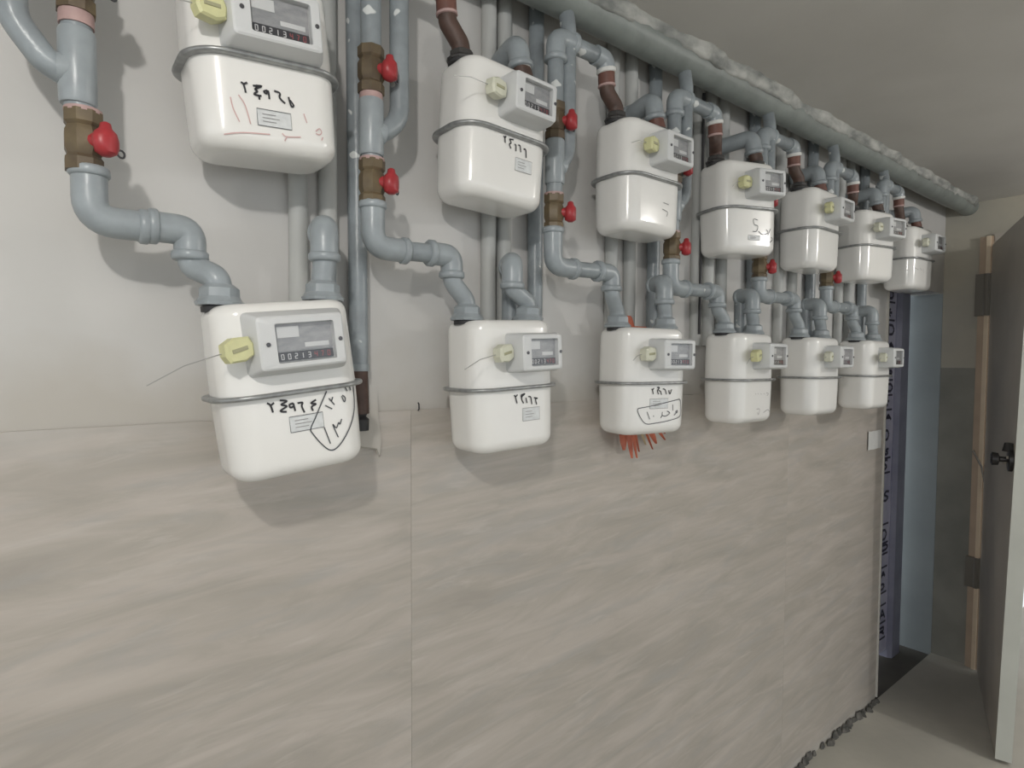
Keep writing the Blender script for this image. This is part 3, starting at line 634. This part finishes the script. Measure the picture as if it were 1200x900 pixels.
# consumer risers on the wall
for k in range(6):
    S = S0+SP*k; zl = -0.035 if k == 0 else 0.09
    xo = {0:0.249,1:0.247,2:0.236,3:0.297,4:0.262,5:0.272}[k]
    if k == 0:
        t = thing('riser_pipe', 'full height grey riser pipe beside the nearest meters with bare dark lower end', 'pipe', (S+xo,YW-0.019,Z0-0.075), 'grey riser pipes on the wall')
        straight(t, 'pipe', (S+xo,YW-0.019,CEZ), (S+xo+0.004,YW-0.019,Z0+0.028), R1, PIPE)
        mb = MB(); mb.tube([(S+xo+0.004,YW-0.019,Z0+0.040),(S+xo+0.004,YW-0.019,Z0+0.028)], [R1*1.06,R1*1.1], 14); mb.build('collar', FITTING, t)
        straight(t, 'bare_end', (S+xo+0.004,YW-0.019,Z0+0.03), (S+xo+0.006,YW-0.019,Z0-0.045), R1*0.95, RUST)
        mb = MB(); mb.tube([(S+xo+0.006,YW-0.019,Z0-0.043),(S+xo+0.006,YW-0.019,Z0-0.05),(S+xo+0.006,YW-0.019,Z0-0.055),(S+xo+0.006,YW-0.019,Z0-0.074)], [R1*0.85,R1*0.6,R1*0.95,R1*0.9], 12); mb.build('end_plug', GASKET, t)
    else:
        t = thing('riser_pipe', 'grey riser pipe on the wall right of the %s meter column' % NTH[k], 'pipe', (S+xo,YW-0.019,Z0+zl), 'grey riser pipes on the wall')
        straight(t, 'pipe', (S+xo,YW-0.019,CEZ), (S+xo,YW-0.019,Z0+zl), R1, PIPE)
        mb = MB(); mb.tube([(S+xo,YW-0.019,Z0+zl+0.03),(S+xo,YW-0.019,Z0+zl)], R1*1.16, 14); mb.build('collar', FITTING, t)
pales = {0:(0.148,0.196),1:(0.118,0.156),2:(0.070,0.134),3:(0.002,0.058,0.120),4:(0.031,0.119),5:(0.05,0.13),6:(0.06,)}
words = ['left','middle','right']
for k, l in pales.items():
    for i, xo in enumerate(l):
        S = S0+SP*k; nm = {1:['single'],2:['left','right'],3:words}[len(l)][i]
        o = MB().tube([((S+xo)*1.0188,YW-0.011,CEZ),((S+xo)*1.0188+0.001,YW-0.011,Z0+0.44),((S+xo)*1.0188,YW-0.011,Z0+(0.36 if k==6 else 0.09))], R1*0.95, 14).build('painted_wall_pipe', PALE)
        tag(o, '%s wall coloured vertical pipe behind the %s meter column' % (nm, NTH[k]), 'pipe', 'pale painted pipes on the wall')
o = MB().tube([(1.398,YW-0.030,CEZ-0.03),(1.397,YW-0.030,Z0+0.5),(1.395,YW-0.030,Z0+0.12)], 0.0038, 8).build('seam_strip', SEAM)  # black tube added to stand for the dark seam between the pale pipes
tag(o, 'thin black strip added for the dark seam beside the fourth meter column', 'seam_strip')

# header pipe under the ceiling with rough plaster along its upper edge
HR = 0.040; HYc = 0.896; HZ = Z0+0.772
hd = thing('header_pipe', 'thick grey header pipe running under the ceiling above the meters', 'pipe', (-0.6,HYc,HZ-HR))
mb = MB(); nX = 70; pth = [(-0.7+(XE+0.78+0.7)*i/nX, HYc, HZ+0.004*noise.noise((i*0.31,1,2))) for i in range(nX+1)]
mb.tube(pth, HR, 20); mb.build('pipe', UNDER, hd)
mb = MB(); loops = []; nX = 260
for i in range(nX+1):
    x = -0.7+(XEND-0.02+0.7)*i/nX; e = noise.noise((x*9,0.3,0)); e2 = noise.noise((x*31,5,1)); e3 = noise.noise((x*4,8,3))
    yf = HYc-HR-0.006-0.010*e-0.005*e2; zb = CEZ-0.024-0.010*e3-0.007*e2
    loops.append([(x,YW-0.02,CEZ+0.004),(x,yf-0.016-0.012*e,CEZ+0.004),(x,yf-0.006-0.006*e,CEZ-0.003),(x,yf,zb+0.006),(x,yf+0.006,zb),(x,HYc-0.02,zb+0.004)])
mb.loft(loops); mb.build('plaster_edge', LIPM, hd, angle=60)

# ------------------------------------------------------------------ small things on the wall
t = thing('plastic_strip_bundle', 'bundle of orange plastic strips tucked behind the third lower meter', 'plastic strips', (S0+0.8+0.09, DF+P+0.018, Z0-0.20))
S = S0+0.8; yb = DF+P+0.012; random.seed(5)
strips = [(-0.012,-0.062,0.030,ORANGE,-0.006),(0.012,-0.088,0.020,ORANGE,0.004),(0.032,-0.090,0.014,ORANGE,0.010),(0.05,-0.075,0.010,ORANGE,0.018),(0.066,-0.055,0.012,TANSTRIP,0.03),(0.085,-0.075,0.011,ORANGE,0.065),(0.108,-0.058,0.026,ORANGE,0.06),(0.130,-0.048,0.018,ORANGE,0.075),(0.158,-0.030,0.016,ORANGE,0.062),(0.168,-0.008,0.020,ORANGE,0.06)]
for x, dz, w, m, lean in strips:
    z1 = -0.085; z0 = -0.114+dz*0.80; p0 = Vector((S+0.118+x*0.66, yb-0.004*random.random(), Z0+z1)); p1 = Vector((S+0.118+x*0.66+lean*0.8, yb-0.02*random.random(), Z0+z0))
    mb = MB(); loops = []
    for i in range(5):
        u = i/4; c = p0.lerp(p1, u); hw = w/2*(1-0.30*u*u) if i < 4 else w/2*0.35
        loops.append([c+Vector((-hw,0,0)), c+Vector((0,-0.0035,0)), c+Vector((hw,0,0)), c+Vector((0,0.0015,0))])
    mb.loft(loops); mb.build('strip', m, t, smooth=False)
mb = MB(); c0 = Vector((S+0.092,yb-0.045,Z0+0.1215)); c1 = Vector((S+0.082,yb-0.045,Z0+0.150))
mb.loft([[c0+Vector((-0.012,0,0)),c0+Vector((0,-0.004,0)),c0+Vector((0.012,0,0)),c0+Vector((0,0.003,0))],[c1+Vector((-0.013,0,0)),c1+Vector((0,-0.004,0)),c1+Vector((0.010,0,-0.003)),c1+Vector((0,0.003,0))]]); mb.build('strip', ORANGE, t, smooth=False)
mb = MB().box((S+0.094,yb-0.05,Z0+0.1212),(S+0.138,yb-0.03,Z0+0.127)); mb.build('strip', ORANGE, t, smooth=False)
S = S0
mb = MB(); pts = [(0.252,0.02),(0.268,0.018),(0.290,-0.012),(0.293,-0.060),(0.2975,-0.100),(0.2945,-0.125),(0.289,-0.112),(0.262,-0.106),(0.246,-0.10),(0.240,-0.04)]
mb.loft([[(S+a,YW-0.0075,Z0+b) for a,b in pts],[(S+a*0.995+0.0012,YW-0.0125,Z0+b*0.97-0.0005) for a,b in pts]]); tag(mb.build('plaster_patch', PLASTER, None, smooth=False), 'pale smear of plaster on the tiles behind the riser end', 'plaster patch')
mb = MB(); g=[]
for i in range(6):
    for j in range(5): g.append((2.575+0.125*i/5+0.004*noise.noise((i*2.1,j*1.3,0)), YW-0.0085-0.003*abs(noise.noise((i*0.9,j*0.8,4))), Z0-0.305+0.075*j/4+0.004*noise.noise((i*1.7,j*2.3,7))))
fs = [(i*5+j,(i+1)*5+j,(i+1)*5+j+1,i*5+j+1) for i in range(5) for j in range(4)]
n = len(g); mb.add(g+[(a,b+0.001,c) for a,b,c in g], fs+[tuple(q+n for q in reversed(f)) for f in fs])
tag(mb.build('paper_scrap', PAPER, None), 'small white paper scrap stuck near the tiled wall end', 'paper')
mb = MB().tube([(0.549,YW-0.008,Z0-0.032),(0.549,YW-0.011,Z0-0.034),(0.5492,YW-0.011,Z0-0.044),(0.549,YW-0.008,Z0-0.046)],0.0013,6)
tag(mb.build('staple', GASKET, None), 'tiny dark wire staple on the wall above the tile joint', 'staple')

# ------------------------------------------------------------------ doorway in the back wall: door wrapped in printed film
t = thing('wrapped_door', 'door wrapped in blue printed protective film inside the narrow doorway', 'door', (XE+0.3, YW+0.135, -0.012))
xa, xb = XE-0.15, XE+0.475
yd = YW+0.130
mb = MB(); loops = []
nz = 40
v=[]; f=[]
for j in range(nz+1):
    z = 0.03+(Z0+0.44-0.03)*j/nz
    for i in range(13):
        x = xa+(xb-xa)*i/12; v.append((x, yd-0.004*noise.noise((x*8,z*6,1)), z))
for j in range(nz):
    for i in range(12): p=j*13+i; f.append((p,p+1,p+14,p+13))
mb.add(v,f); mb.box((xa,yd+0.006,0.03),(xb,yd+0.04,Z0+0.44)); mb.build('leaf', FILM, t, angle=80)
mb = MB().loft([[(xb,yd-0.006,-0.012),(xb+0.012,yd-0.024,-0.012),(xb+0.105,yd-0.024,-0.012),(xb+0.118,yd-0.01,-0.012),(xb+0.118,yd+0.05,-0.012),(xb,yd+0.05,-0.012)],[(xb,yd-0.006,Z0+0.44),(xb+0.012,yd-0.024,Z0+0.44),(xb+0.105,yd-0.024,Z0+0.44),(xb+0.118,yd-0.01,Z0+0.44),(xb+0.118,yd+0.05,Z0+0.44),(xb,yd+0.05,Z0+0.44)]])
mb.build('frame', mat('film_covered_frame',(0.30,0.305,0.40),0.4,col2=(0.22,0.225,0.31),scale=8), t, smooth=False)
random.seed(11)
GLYPH = [[[(0,0),(0,1),(.8,1),(.8,.5),(0,.5)],[(.4,.5),(.9,0)]],[[(0,0),(.45,1),(.9,0)],[(.2,.4),(.7,.4)]],[[(0,0),(0,1),(.6,.95),(.85,.5),(.6,.05),(0,0)]],[[(.8,.9),(.4,1),(.1,.7),(.7,.3),(.4,0),(0,.1)]],[[(0,.5),(.9,.5)],[(.6,1),(0,.5),(.6,0)]]]
mb = MB()
z = 0.12
while z < Z0+0.42:
    h = random.choice((0.026,0.036,0.046))
    for xx in (XE+0.03, XE+0.14, XE+0.25, XE+0.36):
        if random.random() < 0.12: continue
        gl = random.choice(GLYPH); w = random.uniform(0.05,0.085); ox = xx+random.uniform(0,0.02)
        for l in gl:
            for (a,b),(c,d) in zip(l,l[1:]):
                p = Vector((ox+a*w,yd-0.0052,z+b*h)); q = Vector((ox+c*w,yd-0.0052,z+d*h)); tt=(q-p).normalized(); nn=Vector((-tt.z,0,tt.x))*0.0060
                mb.add([p-nn,q-nn,q+nn,p+nn],[(0,1,2,3)])
    if random.random() < 0.5: mb.box((XE+0.02,yd-0.0052,z-0.022),(xb-0.03,yd-0.0048,z-0.013))
    z += h+random.uniform(0.022,0.05)
mb.build('film_print', FILMP, t, smooth=False)

# ------------------------------------------------------------------ steel door standing open at the end
hx, hy = XEND-0.03, 0.815
fr = struct(thing('door_1', 'tan door frame at the end wall', 'door frame', (XEND, 0.82, 0)))
del fr['category']
mb = MB().loft([[(XEND-0.020,0.788,0),(XEND-0.020,0.842,0),(XEND+0.08,0.848,0),(XEND+0.08,0.775,0)],[(XEND-0.020,0.788,Z0+0.62),(XEND-0.020,0.842,Z0+0.62),(XEND+0.08,0.848,Z0+0.62),(XEND+0.08,0.775,Z0+0.62)]]); mb.build('jamb', TANM, fr, smooth=False)
mb = MB().box((XEND-0.032,0.800,0.0),(XEND-0.018,0.815,Z0+0.62)); mb.build('stop', TANL, fr, smooth=False)
mb = MB().box((XEND-0.02,-0.10,Z0+0.58),(XEND+0.08,0.79,Z0+0.63)); mb.build('head', LEAFM, fr, smooth=False)
for zz, hh in ((Z0+0.26,0.19),(Z0-1.0,0.14)):
    mb = MB().box((XEND-0.036,0.782,zz),(XEND-0.019,0.850,zz+hh)); mb.tube([(XEND-0.038,0.808,zz),(XEND-0.038,0.808,zz+hh)],0.010,10); mb.build('hinge', HINGEM, fr, angle=30)
mb = MB().tube([(XEND-0.04,0.835,Z0-0.36),(XEND-0.045,0.80,Z0-0.43),(XEND-0.05,0.785,Z0-0.50)],0.004,6); mb.build('scratch_strip', HINGEM, fr)
lf = thing('steel_door', 'grey brown steel door standing open at the right edge with black lock', 'door', (3.36, 0.79, 0.0))
A = Vector((3.375,0.790,0.012)); B = Vector((2.665,0.560,0.012)); dd = (B-A).normalized(); nn = Vector((dd.y,-dd.x,0))
if nn.y < 0: nn = -nn       # toward the meters' wall
TOPZ = Z0+0.575; sh = Vector((0.0,-0.075,0))*0.55
def L(u, n, z): 
    q = A.lerp(B,u)+nn*n; q.z = z; return q + sh*((z)/TOPZ)*u
thk = 0.044
mb = MB()
o = [L(0,0,0.012),L(1,0,0.012),L(1,0,TOPZ),L(0,0,TOPZ)]; i_ = [L(0,-thk,0.012),L(1,-thk,0.012),L(1,-thk,TOPZ),L(0,-thk,TOPZ)]
mb.loft([o,i_]); mb.build('leaf', LEAFM, lf, smooth=False)
mb = MB(); o = [L(1,0.0015,0.012),L(1.004,0.0015,0.012),L(1.004,-thk-0.0015,0.012),L(1,-thk-0.0015,0.012)]; i_ = [L(1,0.0015,TOPZ),L(1.004,0.0015,TOPZ),L(1.004,-thk-0.0015,TOPZ),L(1,-thk-0.0015,TOPZ)]
mb.loft([o,i_]); mb.build('edge_strip', EDGEM, lf, smooth=False)
zl = Z0-0.30
mb = MB(); mb.tube([L(0.93,0.0,zl),L(0.93,0.012,zl),L(0.93,0.014,zl)],[0.042,0.042,0.036],18); mb.tube([L(0.93,0.012,zl+0.03),L(0.93,0.012,zl+0.06)],[0.02,0.014],10)
lock = mb.build('lock', LOCKM, lf, angle=30); lock['label'] = 'black door lock with knob'
mb = MB(); mb.tube([L(0.93,0.012,zl),L(0.93,0.036,zl),L(0.93,0.040,zl),L(0.93,0.058,zl),L(0.93,0.062,zl)],[0.010,0.010,0.022,0.024,0.016],16); mb.v=[q-lf.location for q in mb.v]; mb.build('knob', LOCKM, lock, rel=False, angle=40)
mb = MB(); mb.tube([L(0.89,0.0,zl-0.012),L(0.89,0.022,zl-0.012)],[0.009,0.008],10); mb.tube([L(0.955,0.012,zl+0.01),L(0.955,0.020,zl+0.01)],0.006,8); mb.v=[q-lf.location for q in mb.v]; mb.build('keyhole_cap', CHROME, lock, rel=False)

# ------------------------------------------------------------------ ceiling bulb behind the camera (lights the room)
for (lx,ly,lz), pw, colr in LAMPS:
    t = thing('ceiling_bulb', 'bare bulb in a ceiling socket '+('near the leftmost meters' if lx < 1 else 'near the open door'), 'lamp', (lx,ly,CEZ))
    mb = MB().tube([(lx,ly,CEZ),(lx,ly,CEZ-0.012),(lx,ly,CEZ-0.015),(lx,ly,CEZ-0.05)],[0.045,0.045,0.022,0.020],18); mb.build('socket', PAPER, t)
    ld = bpy.data.lights.new('bulb', 'POINT'); ld.energy = pw; ld.color = colr; ld.shadow_soft_size = 0.03
    lo = bpy.data.objects.new('bulb', ld); COL.objects.link(lo); lo.parent = t; lo.location = (0,0,lz-CEZ)
